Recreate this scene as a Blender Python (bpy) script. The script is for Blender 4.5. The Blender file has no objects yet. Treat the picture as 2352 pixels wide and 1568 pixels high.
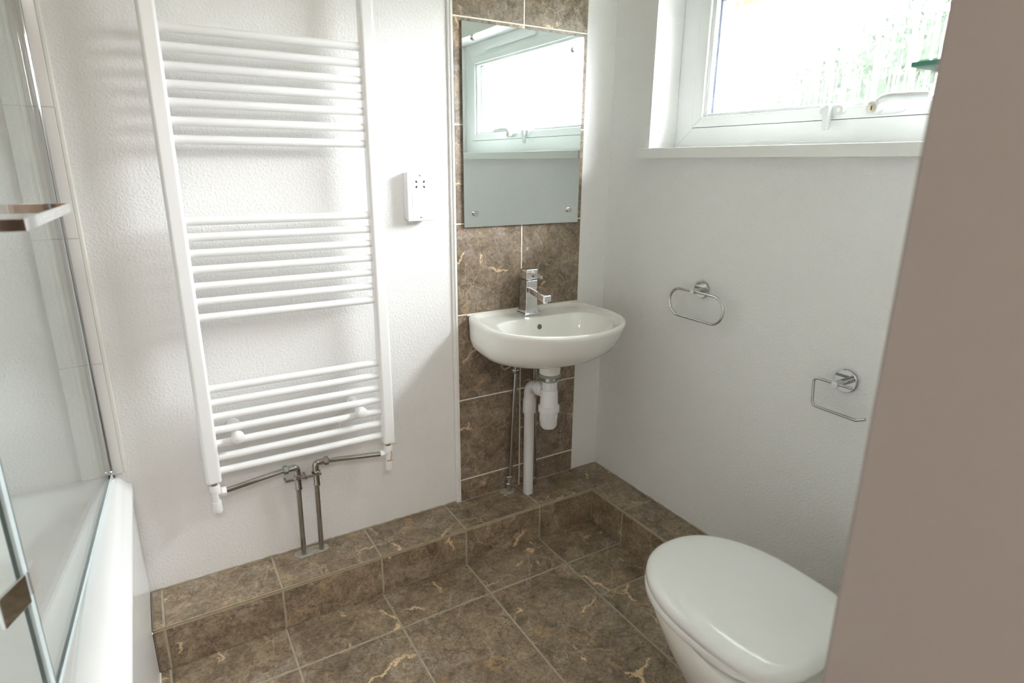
import bpy, bmesh, math, random
from mathutils import Vector, Matrix, noise
random.seed(7)
PI = math.pi
C = bpy.context.scene.collection
H = 0.137            # height of the tiled ledge above the floor; lengths below are given from the ledge top

# ---------------------------------------------------------------- camera
cam_d = bpy.data.cameras.new('camera'); cam = bpy.data.objects.new('camera', cam_d); C.objects.link(cam)
R = Matrix(((0.85831269, 0.13774532, -0.49429298),
            (-0.51307489, 0.24411331, -0.82289905),
            (0.007313, 0.95991402, 0.28019922)))
cam.matrix_world = Matrix.Translation((-1.47305817, -1.78681431, 1.18312209 + H)) @ R.to_4x4()
cam_d.sensor_width = 36.0; cam_d.lens = 1395.92266 / 2352 * 36.0
cam_d.clip_start = 0.02
cam_d.dof.use_dof = True; cam_d.dof.focus_distance = 1.9; cam_d.dof.aperture_fstop = 4.0
bpy.context.scene.camera = cam

# ---------------------------------------------------------------- sky, lamps, exposure
sc = bpy.context.scene
sc.view_settings.view_transform = 'Standard'; sc.view_settings.look = 'None'
sc.view_settings.gamma = 1; sc.view_settings.use_curve_mapping = False
sc.view_settings.exposure = 1.27
w = bpy.data.worlds.new('overcast_sky'); sc.world = w; w.use_nodes = True
nt = w.node_tree; nt.nodes.clear()
tc = nt.nodes.new('ShaderNodeTexCoord'); sx = nt.nodes.new('ShaderNodeSeparateXYZ')
nt.links.new(tc.outputs['Generated'], sx.inputs[0])
cr = nt.nodes.new('ShaderNodeValToRGB')
cr.color_ramp.elements[0].position = 0.48; cr.color_ramp.elements[0].color = (0.10, 0.105, 0.10, 1)
cr.color_ramp.elements[1].position = 0.53; cr.color_ramp.elements[1].color = (0.935, 0.965, 1, 1)
mp = nt.nodes.new('ShaderNodeMath'); mp.operation = 'MULTIPLY_ADD'; mp.inputs[1].default_value = .5; mp.inputs[2].default_value = .5
nt.links.new(sx.outputs['Z'], mp.inputs[0]); nt.links.new(mp.outputs[0], cr.inputs[0])
bgn = nt.nodes.new('ShaderNodeBackground'); bgn.inputs['Strength'].default_value = 27.0
nt.links.new(cr.outputs[0], bgn.inputs[0])
won = nt.nodes.new('ShaderNodeOutputWorld'); nt.links.new(bgn.outputs[0], won.inputs[0])

def area(name, loc, rot, sx_, sy_, power, col=(1, 1, 1), portal=False):
    d = bpy.data.lights.new(name, 'AREA'); d.shape = 'RECTANGLE'; d.size = sx_; d.size_y = sy_; d.energy = power; d.color = col
    o = bpy.data.objects.new(name, d); C.objects.link(o); o.location = loc; o.rotation_euler = rot
    if portal: d.cycles.is_portal = True
    return o
area('window_portal', (0.19, -0.80, 1.51 + H), (0, PI/2, 0), 0.62, 1.22, 1, portal=True)
# fill lamps added out of view to brighten bathroom and hall (their housings are built below)
area('bathroom_fill_lamp', (-1.15, -0.95, 2.10 + H), (0, 0, 0), 0.55, 0.55, 0.4, (1, .97, .93))
area('hall_fill_lamp', (-1.55, -2.7, 2.10 + H), (0, 0, 0), 0.5, 0.5, 10.5, (1, .96, .92))
sc.cycles.max_bounces = 14; sc.cycles.diffuse_bounces = 8; sc.cycles.glossy_bounces = 8
sc.cycles.transparent_max_bounces = 24; sc.cycles.transmission_bounces = 8
sc.cycles.sample_clamp_indirect = 30.0; sc.cycles.caustics_reflective = False; sc.cycles.caustics_refractive = False
sc.cycles.use_denoising = True

# ---------------------------------------------------------------- materials
def mat(name, col, rough=.5, metal=0., spec=.5, coat=0.):
    m = bpy.data.materials.new(name); m.use_nodes = True
    b = m.node_tree.nodes['Principled BSDF']
    b.inputs['Base Color'].default_value = (*col, 1); b.inputs['Roughness'].default_value = rough
    b.inputs['Metallic'].default_value = metal; b.inputs['Specular IOR Level'].default_value = spec
    b.inputs['Coat Weight'].default_value = coat; b.inputs['Coat Roughness'].default_value = .05
    return m
def N(m, t, **kw):
    n = m.node_tree.nodes.new(t)
    for k, v in kw.items():
        if k in n.inputs.keys(): n.inputs[k].default_value = v
        else: setattr(n, k, v)
    return n
def L(m, a, b): m.node_tree.links.new(a, b)
def ramp(m, fac, stops, interp='LINEAR'):
    n = N(m, 'ShaderNodeValToRGB'); n.color_ramp.interpolation = interp
    while len(n.color_ramp.elements) < len(stops): n.color_ramp.elements.new(.5)
    for e, (p, c) in zip(n.color_ramp.elements, stops):
        e.position = p; e.color = (*c, 1) if len(c) == 3 else c
    L(m, fac, n.inputs[0]); return n.outputs[0]
def mix(m, fac, a, b, typ='MIX'):
    n = m.node_tree.nodes.new('ShaderNodeMix'); n.data_type = 'RGBA'; n.blend_type = typ
    for sock, v in ((n.inputs[0], fac), (n.inputs[6], a), (n.inputs[7], b)):
        if hasattr(v, 'links'): L(m, v, sock)
        else: sock.default_value = v if not isinstance(v, tuple) else (*v, 1)
    return n.outputs[2]
def wobble(m, scale=3, amt=.02):
    b = m.node_tree.nodes['Principled BSDF']
    g = N(m, 'ShaderNodeNewGeometry'); n = N(m, 'ShaderNodeTexNoise', Scale=scale, Detail=3.0); L(m, g.outputs['Position'], n.inputs['Vector'])
    c = b.inputs['Base Color'].default_value[:3]
    o = ramp(m, n.outputs['Fac'], [(.3, tuple(x*(1-amt) for x in c)), (.7, tuple(min(1, x*(1+amt)) for x in c))])
    L(m, o, b.inputs['Base Color']); return m

def woodchip(name, col, strength=.5, dist=.0016):
    m = mat(name, col, .62, spec=.3); b = m.node_tree.nodes['Principled BSDF']
    g = N(m, 'ShaderNodeNewGeometry')
    n1 = N(m, 'ShaderNodeTexNoise', Scale=145.0, Detail=2.5, Roughness=.55, Distortion=.25)
    n2 = N(m, 'ShaderNodeTexNoise', Scale=38.0, Detail=2.0)
    L(m, g.outputs['Position'], n1.inputs['Vector']); L(m, g.outputs['Position'], n2.inputs['Vector'])
    r1 = ramp(m, n1.outputs['Fac'], [(.46, (0, 0, 0)), (.78, (1, 1, 1))])
    ad = N(m, 'ShaderNodeMath', operation='MULTIPLY_ADD'); ad.inputs[1].default_value = .35
    L(m, n2.outputs['Fac'], ad.inputs[0]); L(m, r1, ad.inputs[2])
    bp = N(m, 'ShaderNodeBump', Strength=strength, Distance=dist); L(m, ad.outputs[0], bp.inputs['Height'])
    L(m, bp.outputs[0], b.inputs['Normal'])
    n3 = N(m, 'ShaderNodeTexNoise', Scale=2.2, Detail=4.0); L(m, g.outputs['Position'], n3.inputs['Vector'])
    L(m, ramp(m, n3.outputs['Fac'], [(.3, tuple(x*.975 for x in col)), (.7, col)]), b.inputs['Base Color'])
    return m

def marble(name, bright=1.0, tint=(1, 1, 1)):
    m = mat(name, (.2, .15, .11), .35, spec=.45); b = m.node_tree.nodes['Principled BSDF']
    g = N(m, 'ShaderNodeNewGeometry'); at = N(m, 'ShaderNodeAttribute', attribute_name='tile_shift')
    va = N(m, 'ShaderNodeVectorMath', operation='ADD'); L(m, g.outputs['Position'], va.inputs[0]); L(m, at.outputs['Vector'], va.inputs[1])
    P = va.outputs[0]
    def nz(scale, det=5., rough=.6, dis=0., off=0.):
        n = N(m, 'ShaderNodeTexNoise', Scale=scale, Detail=det, Roughness=rough, Distortion=dis)
        v = N(m, 'ShaderNodeVectorMath', operation='ADD'); L(m, P, v.inputs[0]); v.inputs[1].default_value = (off, off*.7, off*1.3)
        L(m, v.outputs[0], n.inputs['Vector']); return n
    s = lambda c: tuple(min(1, x*bright*t) for x, t in zip(c, tint))
    base = ramp(m, nz(6.5, 8., .68, 1.6).outputs['Fac'], [(.28, s((.080, .062, .044))), (.42, s((.145, .114, .083))), (.56, s((.205, .165, .122))), (.72, s((.30, .245, .185)))])
    grey = ramp(m, nz(9., 6., .6, 2.2, 4.).outputs['Fac'], [(.54, (0, 0, 0)), (.64, (.6, .6, .6))])
    base = mix(m, grey, base, s((.27, .235, .21)))
    tan = ramp(m, nz(7., 5., .6, 2., 11.).outputs['Fac'], [(.60, (0, 0, 0)), (.68, (.5, .5, .5))])
    base = mix(m, tan, base, s((.36, .25, .15)))
    mid = ramp(m, nz(26., 7., .75, 1.5, 6.).outputs['Fac'], [(.3, (.74, .74, .74)), (.7, (1.28, 1.28, 1.28))])
    base = mix(m, 1.0, base, mid, 'MULTIPLY')
    fine = ramp(m, nz(110., 8., .8, .3, 2.).outputs['Fac'], [(.34, (.50, .50, .50)), (.5, (1., 1., 1.)), (.68, (1.38, 1.38, 1.38))])
    base = mix(m, 1.0, base, fine, 'MULTIPLY')
    # pale veins and dark cracks along distorted cell edges
    def veins(scale, dis, lo, hi, off, mscale, m0, m1):
        d = nz(scale*1.3, 9., .74, 0., off)
        sc1 = N(m, 'ShaderNodeVectorMath', operation='MULTIPLY_ADD')
        L(m, d.outputs['Color'], sc1.inputs[0]); sc1.inputs[1].default_value = (dis,)*3; L(m, P, sc1.inputs[2])
        v = N(m, 'ShaderNodeTexVoronoi', feature='DISTANCE_TO_EDGE', Scale=scale); L(m, sc1.outputs[0], v.inputs['Vector'])
        e = ramp(m, v.outputs['Distance'], [(lo, (1, 1, 1)), (hi, (0, 0, 0))])
        k = ramp(m, nz(mscale, 3., .5, .6, off+7).outputs['Fac'], [(m0, (0, 0, 0)), (m1, (1, 1, 1))])
        return mix(m, 1.0, e, k, 'MULTIPLY')
    base = mix(m, veins(6., .16, .001, .010, 3., 6., .50, .62), base, s((.060, .043, .030)))
    base = mix(m, veins(11., .07, .0, .017, 8., 6., .50, .60), base, s((.42, .34, .25)))
    base = mix(m, veins(17., .06, .0, .03, 31., 10., .50, .60), base, s((.075, .055, .040)))
    base = mix(m, veins(24., .05, .0, .05, 21., 9., .52, .66), base, s((.29, .24, .18)))
    base = mix(m, veins(3.6, .13, .002, .016, 15., 8., .54, .60), base, s((.60, .46, .31)))
    L(m, base, b.inputs['Base Color'])
    bp = N(m, 'ShaderNodeBump', Strength=.12, Distance=.001); L(m, nz(60., 4.).outputs['Fac'], bp.inputs['Height']); L(m, bp.outputs[0], b.inputs['Normal'])
    L(m, ramp(m, nz(14.).outputs['Fac'], [(.3, (.3,)*3), (.7, (.46,)*3)]), b.inputs['Roughness'])
    return m

def clear(name, tint, streaks=False, ior=1.5):
    m = bpy.data.materials.new(name); m.use_nodes = True; nt = m.node_tree; nt.nodes.clear()
    out = N(m, 'ShaderNodeOutputMaterial'); tr = N(m, 'ShaderNodeBsdfTransparent'); tr.inputs[0].default_value = (*tint, 1)
    gl = N(m, 'ShaderNodeBsdfGlossy'); gl.inputs['Roughness'].default_value = 0.0
    lw = N(m, 'ShaderNodeLayerWeight', Blend=.5); pw = N(m, 'ShaderNodeMath', operation='POWER'); pw.inputs[1].default_value = 5.0
    fr = N(m, 'ShaderNodeMath', operation='MULTIPLY_ADD'); fr.inputs[1].default_value = .96; fr.inputs[2].default_value = .04
    L(m, lw.outputs['Facing'], pw.inputs[0]); L(m, pw.outputs[0], fr.inputs[0]); mx = N(m, 'ShaderNodeMixShader')
    L(m, fr.outputs[0], mx.inputs[0]); L(m, tr.outputs[0], mx.inputs[1]); L(m, gl.outputs[0], mx.inputs[2])
    res = mx.outputs[0]
    if streaks:                       # vertically reeded rain-pattern obscure glass
        g = N(m, 'ShaderNodeNewGeometry'); mpn = N(m, 'ShaderNodeMapping'); mpn.inputs['Scale'].default_value = (60, 135, 6)
        L(m, g.outputs['Position'], mpn.inputs['Vector'])
        n = N(m, 'ShaderNodeTexNoise', Scale=1.0, Detail=3.0, Roughness=.55); L(m, mpn.outputs[0], n.inputs['Vector'])
        f = ramp(m, n.outputs['Fac'], [(.52, (.009,)*3), (.61, (.20,)*3)])
        tl = N(m, 'ShaderNodeBsdfTranslucent'); tl.inputs[0].default_value = (.93, .97, .96, 1)
        m2 = N(m, 'ShaderNodeMixShader'); L(m, f, m2.inputs[0]); L(m, res, m2.inputs[1]); L(m, tl.outputs[0], m2.inputs[2]); res = m2.outputs[0]
    L(m, res, out.inputs[0]); return m

M = {}
M['wall'] = woodchip('white_woodchip_paper', (.845, .84, .835), .6, .0017)
M['taupe'] = woodchip('taupe_textured_paint', (.335, .29, .265), .12, .001)
M['plain_white'] = wobble(mat('smooth_white_paint', (.84, .84, .82), .55))
M['marble'] = marble('brown_marble_tile', 1.36, (1.04, 1.0, .92))
M['marble_wall'] = marble('brown_marble_wall_tile', 1.25, (1.03, .995, .98))
M['grout_floor'] = wobble(mat('beige_grout', (.42, .37, .28), .85), 30, .12)
M['grout_wall'] = wobble(mat('white_grout', (.80, .78, .70), .8), 30, .04)
M['edge'] = wobble(mat('tan_tile_edging', (.42, .34, .225), .5), 40, .15)
M['fitting_chrome'] = wobble(mat('shaded_chrome', (.56, .57, .56), .06, 1.0), 10, .02)
M['rad'] = wobble(mat('white_enamel', (.87, .87, .875), .28, spec=.5), 4, .01)
M['plastic'] = wobble(mat('white_plastic', (.74, .74, .75), .38), 4, .01)
M['grey_plastic'] = wobble(mat('greyish_white_pipe_plastic', (.70, .69, .69), .42), 9, .02)
M['upvc'] = wobble(mat('white_upvc', (.84, .855, .86), .25), 4, .01)
M['handle'] = wobble(mat('white_handle_paint', (.62, .64, .64), .4), 4, .01)
M['ceramic'] = wobble(mat('white_glazed_ceramic', (.85, .84, .805), .07, coat=.3), 4, .01)
M['lid'] = wobble(mat('white_toilet_plastic', (.86, .86, .85), .10, coat=.4), 4, .01)
M['acrylic'] = wobble(mat('white_acrylic', (.87, .875, .88), .16, spec=.3, coat=.0), 4, .01)
M['chrome'] = wobble(mat('chrome', (.80, .81, .82), .05, 1.0), 10, .02)
M['steel'] = wobble(mat('brushed_steel', (.62, .61, .60), .22, 1.0), 60, .08)
M['chrome_pipe'] = wobble(mat('chromed_pipe', (.44, .43, .41), .08, 1.0), 60, .06)
M['brass'] = wobble(mat('tarnished_brass', (.38, .25, .10), .4, .9), 80, .2)
M['mirror'] = wobble(mat('mirror_silver', (.80, .87, .86), .0, 1.0), 2, .002)
M['dark'] = wobble(mat('dark_recess', (.02, .02, .022), .7), 20, .1)
M['gasket'] = wobble(mat('grey_green_rubber', (.28, .31, .28), .6), 20, .05)
M['black_gasket'] = wobble(mat('black_rubber_gasket', (.02, .02, .022), .5), 20, .1)
M['glass'] = clear('clear_safety_glass', (.955, .98, .97))
M['pane'] = clear('obscured_window_glass', (.985, .99, .985), True)
M['window_glass'] = clear('clear_window_glass', (.985, .99, .987))
M['glass_edge'] = wobble(mat('green_glass_edge', (.10, .32, .25), .1), 20, .05)
M['dark_edge'] = wobble(mat('dark_polished_glass_edge', (.09, .13, .125), .1), 20, .05)
M['seal'] = wobble(mat('milky_clear_seal', (.62, .72, .74), .2), 20, .05)
M['white_tile'] = wobble(mat('white_glazed_tile', (.80, .79, .77), .18), 8, .01)
M['cream_sealant'] = wobble(mat('cream_sealant', (.80, .79, .74), .5), 12, .04)
M['rust'] = wobble(mat('rust_stain', (.55, .24, .06), .7), 60, .2)
M['wood'] = mat('brown_wardrobe_wood', (.42, .2, .07), .35)
b_ = M['wood'].node_tree.nodes['Principled BSDF']; g_ = N(M['wood'], 'ShaderNodeNewGeometry'); w_ = N(M['wood'], 'ShaderNodeTexWave', Scale=9.0, Distortion=6.0, Detail=3.0)
L(M['wood'], g_.outputs['Position'], w_.inputs['Vector']); L(M['wood'], ramp(M['wood'], w_.outputs['Fac'], [(0, (.26, .10, .035)), (1, (.50, .25, .08))]), b_.inputs['Base Color'])
M['hall_floor'] = wobble(mat('hall_carpet', (.30, .25, .2), .95), 40, .2)
M['leaf'] = wobble(mat('green_leaf', (.020, .030, .018), .9, spec=0.), 30, .5)
M['thatch'] = wobble(mat('straw_thatch', (.36, .22, .10), .9), 50, .4)
M['lawn'] = wobble(mat('lawn_grass', (.10, .16, .05), .9), 4, .4)
M['lamp_glass'] = mat('opal_lamp_glass', (.9, .9, .88), .4)

# ---------------------------------------------------------------- mesh helpers (all coordinates from the ledge top; z=-H is the floor)
ROOT = {}
def thing(name, label, cat, loc, group=None):
    o = bpy.data.objects.new(name, None); C.objects.link(o); o.empty_display_size = .05
    o.location = (loc[0], loc[1], loc[2] + H); o['label'] = label; o['category'] = cat
    if group: o['group'] = group
    ROOT[o.name] = Vector(loc); return o
class MB:
    def __init__(s): s.bm = bmesh.new(); s.mi = 0; s.shift = s.bm.faces.layers.float_vector.new('tile_shift') if False else None
    def _f(s, vs):
        try: f = s.bm.faces.new(vs); f.material_index = s.mi; return f
        except ValueError: return None
    def box(s, x0, x1, y0, y1, z0, z1, M_=None):
        co = [(x, y, z) for x in (x0, x1) for y in (y0, y1) for z in (z0, z1)]
        if M_ is not None: co = [M_ @ Vector(c) for c in co]
        v = [s.bm.verts.new(c) for c in co]
        for q in ((0, 1, 3, 2), (4, 6, 7, 5), (0, 4, 5, 1), (2, 3, 7, 6), (0, 2, 6, 4), (1, 5, 7, 3)): s._f([v[i] for i in q])
        return s
    def rings(s, rings, cap0=True, cap1=True, closed=True):
        vs = [[s.bm.verts.new(p) for p in r] for r in rings]; n = len(rings[0])
        for a, b in zip(vs, vs[1:]):
            for i in range(n if closed else n-1): j = (i+1) % n; s._f([a[i], a[j], b[j], b[i]])
        if cap0: s._f(list(reversed(vs[0])))
        if cap1: s._f(vs[-1])
        return s
    def tube(s, pts, r, n=16, closed=False, prof=None):
        pts = [Vector(p) for p in pts]; N_ = len(pts); rs = r if isinstance(r, (list, tuple)) else [r]*N_
        tang = []
        for i in range(N_):
            a = pts[i-1] if (i or closed) else pts[i]; b = pts[(i+1) % N_] if (i < N_-1 or closed) else pts[i]
            tang.append((b-a).normalized())
        up = Vector((0, 0, 1)) if abs(tang[0].z) < .9 else Vector((0, 1, 0))
        u = tang[0].cross(up).normalized(); R_ = []
        for i in range(N_):
            t = tang[i]; u = (u - t*u.dot(t)).normalized(); v = t.cross(u)
            R_.append([pts[i] + (u*math.cos(2*PI*k/n) + v*math.sin(2*PI*k/n))*rs[i] for k in range(n)])
        if closed: R_.append(R_[0]); 
        vs = [[s.bm.verts.new(p) for p in r_] for r_ in (R_[:-1] if closed else R_)]
        m_ = len(vs)
        for i in range(m_ if closed else m_-1):
            a, b = vs[i], vs[(i+1) % m_]
            for k in range(n): j = (k+1) % n; s._f([a[k], a[j], b[j], b[k]])
        if not closed: s._f(list(reversed(vs[0]))); s._f(vs[-1])
        return s
    def lathe(s, base, axis, prof, n=32, cap=True):
        """prof: list of (distance along axis, radius)"""
        base = Vector(base); a = Vector(axis).normalized(); up = Vector((0, 0, 1)) if abs(a.z) < .9 else Vector((1, 0, 0))
        u = a.cross(up).normalized(); v = a.cross(u)
        R_ = [[base + a*d + (u*math.cos(2*PI*k/n) + v*math.sin(2*PI*k/n))*max(r, 1e-5) for k in range(n)] for d, r in prof]
        return s.rings(R_, cap, cap)
    def prism(s, outline, axis_from, axis_to, plane='xz'):
        def P(p, t): return {'xz': (p[0], t, p[1]), 'yz': (t, p[0], p[1]), 'xy': (p[0], p[1], t)}[plane]
        return s.rings([[P(p, axis_from) for p in outline], [P(p, axis_to) for p in outline]])
    def build(s, name, m, parent=None, bevel=0, seg=2, smooth=35, sub=0, weld=False):
        if weld: bmesh.ops.remove_doubles(s.bm, verts=s.bm.verts, dist=1e-5)
        bmesh.ops.recalc_face_normals(s.bm, faces=s.bm.faces)
        me = bpy.data.meshes.new(name)
        if parent is None:
            cs = [v.co for v in s.bm.verts]
            org = Vector(((min(c.x for c in cs)+max(c.x for c in cs))/2, (min(c.y for c in cs)+max(c.y for c in cs))/2, min(c.z for c in cs)))
        else: org = ROOT[parent.name]
        bmesh.ops.translate(s.bm, verts=s.bm.verts, vec=-org)
        s.bm.to_mesh(me); s.bm.free()
        for mm in (m if isinstance(m, (list, tuple)) else [m]): me.materials.append(mm)
        o = bpy.data.objects.new(name, me); C.objects.link(o)
        if parent is None: o.location = org + Vector((0, 0, H))
        else: o.parent = parent
        ROOT[o.name] = org
        if smooth is None: me.shade_flat()
        else: me.shade_smooth()
        if bevel:
            b = o.modifiers.new('bevel', 'BEVEL'); b.width = bevel; b.segments = seg; b.limit_method = 'ANGLE'; b.angle_limit = math.radians(38); b.harden_normals = True
        if sub:
            b = o.modifiers.new('sub', 'SUBSURF'); b.levels = sub; b.render_levels = sub
        if smooth is not None: me.set_sharp_from_angle(angle=math.radians(smooth))
        return o
def tag(o, label, cat, group=None):
    o['label'] = label; o['category'] = cat
    if group: o['group'] = group
    return o
def struct(o, label=None):
    o['kind'] = 'structure'
    if label: o['label'] = label
    return o
def arc(c, r, a0, a1, n, f):
    return [f(c[0] + r*math.cos(a0+(a1-a0)*i/n), c[1] + r*math.sin(a0+(a1-a0)*i/n)) for i in range(n+1)]
def fillet(pts, rad, n=8):
    """round the inner corners of a 3-D polyline"""
    pts = [Vector(p) for p in pts]; out = [pts[0]]
    for i in range(1, len(pts)-1):
        a, b, c = pts[i-1], pts[i], pts[i+1]; d1 = (a-b).normalized(); d2 = (c-b).normalized()
        ang = d1.angle(d2); t = rad/math.tan(ang/2); p1 = b+d1*t; p2 = b+d2*t; cen = b+(d1+d2).normalized()*(rad/math.sin(ang/2))
        v1 = p1-cen; v2 = p2-cen; tot = v1.angle(v2); ax = v1.cross(v2).normalized()
        for k in range(n+1): out.append(cen + Matrix.Rotation(tot*k/n, 3, ax) @ v1)
    out.append(pts[-1]); return out
def hexnut(mb, base, axis, ln, r):
    base = Vector(base); a = Vector(axis).normalized(); up = Vector((0, 0, 1)) if abs(a.z) < .9 else Vector((0, 1, 0))
    u = a.cross(up).normalized(); v = a.cross(u)
    rg = lambda d, q: [base + a*d + (u*math.cos(PI*k/3) + v*math.sin(PI*k/3))*q for k in range(6)]
    return mb.rings([rg(0, r*.88), rg(ln*.15, r), rg(ln*.85, r), rg(ln, r*.88)])

# ---------------------------------------------------------------- tile meshes: grout slab plus individual bevelled tiles in one mesh
def tiles(name, boxes, grout_boxes, mt, mg, label=None, bev=.0012):
    mb = MB(); mb.mi = 0
    for b in grout_boxes: mb.box(*b)
    mb.mi = 1
    ids = [-1]*len(mb.bm.faces)
    for i, b in enumerate(boxes):
        mb.box(*b); ids += [i]*6
    bmesh.ops.recalc_face_normals(mb.bm, faces=mb.bm.faces)
    cs = [v.co for v in mb.bm.verts]
    me = bpy.data.meshes.new(name)
    org = Vector(((min(c.x for c in cs)+max(c.x for c in cs))/2, (min(c.y for c in cs)+max(c.y for c in cs))/2, min(c.z for c in cs)))
    bmesh.ops.translate(mb.bm, verts=mb.bm.verts, vec=-org)
    mb.bm.to_mesh(me); mb.bm.free()
    me.materials.append(mg); me.materials.append(mt)
    rnd = random.Random(name); sh = {}
    at = me.attributes.new('tile_shift', 'FLOAT_VECTOR', 'FACE')
    for k, i in enumerate(ids):
        if i not in sh: sh[i] = (rnd.uniform(-9, 9), rnd.uniform(-9, 9), rnd.uniform(-9, 9))
        at.data[k].vector = sh[i]
    o = bpy.data.objects.new(name, me); C.objects.link(o); o.location = org + Vector((0, 0, H))
    b = o.modifiers.new('bevel', 'BEVEL'); b.width = bev; b.segments = 1; b.limit_method = 'ANGLE'
    return struct(o, label)

XL, YB = -2.34, -3.5          # far left wall, far end of the hall
CZ = 2.14                     # ceiling height above ledge top
BY = -0.008                   # face of the boxed-out strip and tiles
# floor ----------------------------------------------------------
g = .0062
fx = [-2.34, -1.875, -1.575, -1.275, -.977, -.679, -.381, -.083, 0.0]
def floor_boxes():
    out = []
    for i in range(len(fx)-1):
        x0, x1 = fx[i], fx[i+1]
        ys = [0.0, -.345, -.945, -1.545, -1.62]
        if x0 >= -.39: ys = [0.0, -.345, -.53, -.945, -1.545, -1.62]
        for a, b in zip(ys, ys[1:]): out.append((x0+g/2, x1-g/2, b+g/2, a-g/2, -H-.012, -H))
    return out
tiles('floor', floor_boxes(), [(XL, .0, -1.62, 0, -H-.03, -H-.0015)], M['marble'], M['grout_floor'])
mb = MB(); mb.box(XL, -1.0, YB, -1.62, -H-.03, -H); struct(mb.build('floor', M['hall_floor']))

# tiled ledges that box in the pipes ------------------------------
LD = .175; LX = -.145
seams = [-1.6, -1.572, -1.272, -.975, -.679, -.381, LX]
bx = []
for a, b in zip(seams, seams[1:]):
    e = 0 if b == LX else g
    bx.append((a+g/2, b-e/2-(.0 if e else .001), -LD+.004, -.004, -.010, 0))            # tops
    bx.append((a+g/2, b-e/2-(.0 if e else .001), -LD, -LD+.009, -H+.002, -.0105))        # risers
bx.append((LX+.002, -.002, -LD+.002, -.004, -.010, 0))
tiles('baseboard_back', bx, [(-1.6, 0, -LD+.0012, 0, -H, -.0015)], M['marble'], M['grout_floor'], 'brown marble tiled ledge boxing in pipes along back wall')
bx = []
ys = [-LD-.001, -.35, -.645, -.94, -1.24, -1.495]
for a, b in zip(ys, ys[1:]):
    bx.append((LX+.004, -.004, b+g/2, a-g/2, -.010, 0))
    bx.append((LX, LX+.009, b+g/2, a-g/2, -H+.002, -.0105))
tiles('baseboard_right', bx, [(LX+.0012, 0, -1.5, -LD, -H, -.0015)], M['marble'], M['grout_floor'], 'brown marble tiled ledge along the window wall')
# tan edging strips along the ledge noses
mb = MB()
mb.box(-1.6, LX, -LD-.0010, -LD+.0020, -.0018, .0008); mb.box(-1.6, LX, -LD-.0012, -LD+.0012, -.0092, -.0072)
struct(mb.build('trim_1', M['edge'], bevel=.0005), 'tan edging strip along the back ledge nose')
mb = MB()
mb.box(LX-.0010, LX+.0020, -1.5, -LD-.0015, -.0018, .0008); mb.box(LX-.0012, LX+.0012, -1.5, -LD-.0015, -.0092, -.0072)
struct(mb.build('trim_2', M['edge'], bevel=.0005), 'tan edging strip along the window side ledge nose')
# rough beige bead of filler where wall meets ledge
def bead(name, pts, r, m, label, seed=1):
    rnd = random.Random(seed); P = []
    for a, b in zip(pts, pts[1:]):
        a, b = Vector(a), Vector(b); n = max(2, int((b-a).length/.012))
        for i in range(n): P.append(a.lerp(b, i/n) + Vector([rnd.uniform(-.0010, .0010) for _ in range(3)]))
    P.append(Vector(pts[-1])); mb = MB(); mb.tube(P, [r*rnd.uniform(.6, 1.35) for _ in P], 6)
    return struct(mb.build(name, m), label)
bead('trim_3', [(-1.6, .001, .0005), (-.632, .001, .0005)], .0032, M['grout_floor'], 'rough beige filler bead where back wall meets ledge', 2)
bead('trim_4', [(0, -.01, .0005), (0, -1.2, .0005)], .0028, M['grout_floor'], 'beige filler bead where window wall meets ledge', 3)

# walls ----------------------------------------------------------
mb = MB(); mb.box(XL-.1, -.632, .0, .1, -H, CZ+.05); mb.box(-.632, .3, BY, .1, -H, CZ+.05)
struct(mb.build('wall_back', M['wall'], bevel=.003))
WY0, WY1, WZ0, WZ1 = -1.40, -.206, 1.205, 1.775      # window opening
mb = MB()
for b in ((0, .3, WY1, BY+.002, -H, CZ+.05), (0, .3, -1.65, WY0, -H, CZ+.05), (0, .3, WY0, WY1, -H, WZ0), (0, .3, WY0, WY1, WZ1, CZ+.05)): mb.box(*b)
struct(mb.build('wall_right', M['wall']))
mb = MB(); mb.box(XL-.1, XL, YB, 0, -H, CZ+.05); struct(mb.build('wall_left', M['wall']))
mb = MB(); mb.box(-.9, 0, -1.65, -1.55, -H, CZ+.05); struct(mb.build('wall_front', M['wall']))
mb = MB(); mb.box(-1.0, -.9, YB, -1.55, -H, CZ+.05); struct(mb.build('wall_hall', M['taupe'], bevel=.004), 'taupe painted hall wall end beside the doorway')
mb = MB(); mb.box(XL-.1, -.9, YB-.1, YB, -H, CZ+.05); struct(mb.build('wall_rear', M['wall']))
mb = MB(); mb.box(XL-.1, .3, YB-.1, .1, CZ+.05, CZ+.12); struct(mb.build('ceiling', M['plain_white']))
# small paint smudge on the strip by the corner
# splashback tiles ------------------------------------------------
sx0, sxm, sx1 = -.619, -.371, -.1225
zz = [0.0, .087, .394, .698, .998, 1.298, 1.598, 1.898, CZ+.05]
bx = []
gw = .004
for a, b in zip(zz, zz[1:]):
    for p, q in ((sx0, sxm), (sxm, sx1)):
        bx.append((p+gw/2, q-gw/2, BY-.0045, BY, a+gw/2, b-gw/2))
sp = tiles('trim_5', bx, [(sx0, sx1, BY-.0035, BY, 0.0, CZ+.05)], M['marble_wall'], M['grout_wall'], 'tall brown marble tiled strip behind the basin and mirror')
TY = BY-.0045
# cream sealant line down both edges of the strip
mb = MB(); mb.box(-.6245, -.618, BY-.004, BY, 0, CZ+.05); mb.box(-.1235, -.1190, BY-.0042, BY, 0, CZ+.05); struct(mb.build('trim_6', M['cream_sealant'], bevel=.001))
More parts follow.
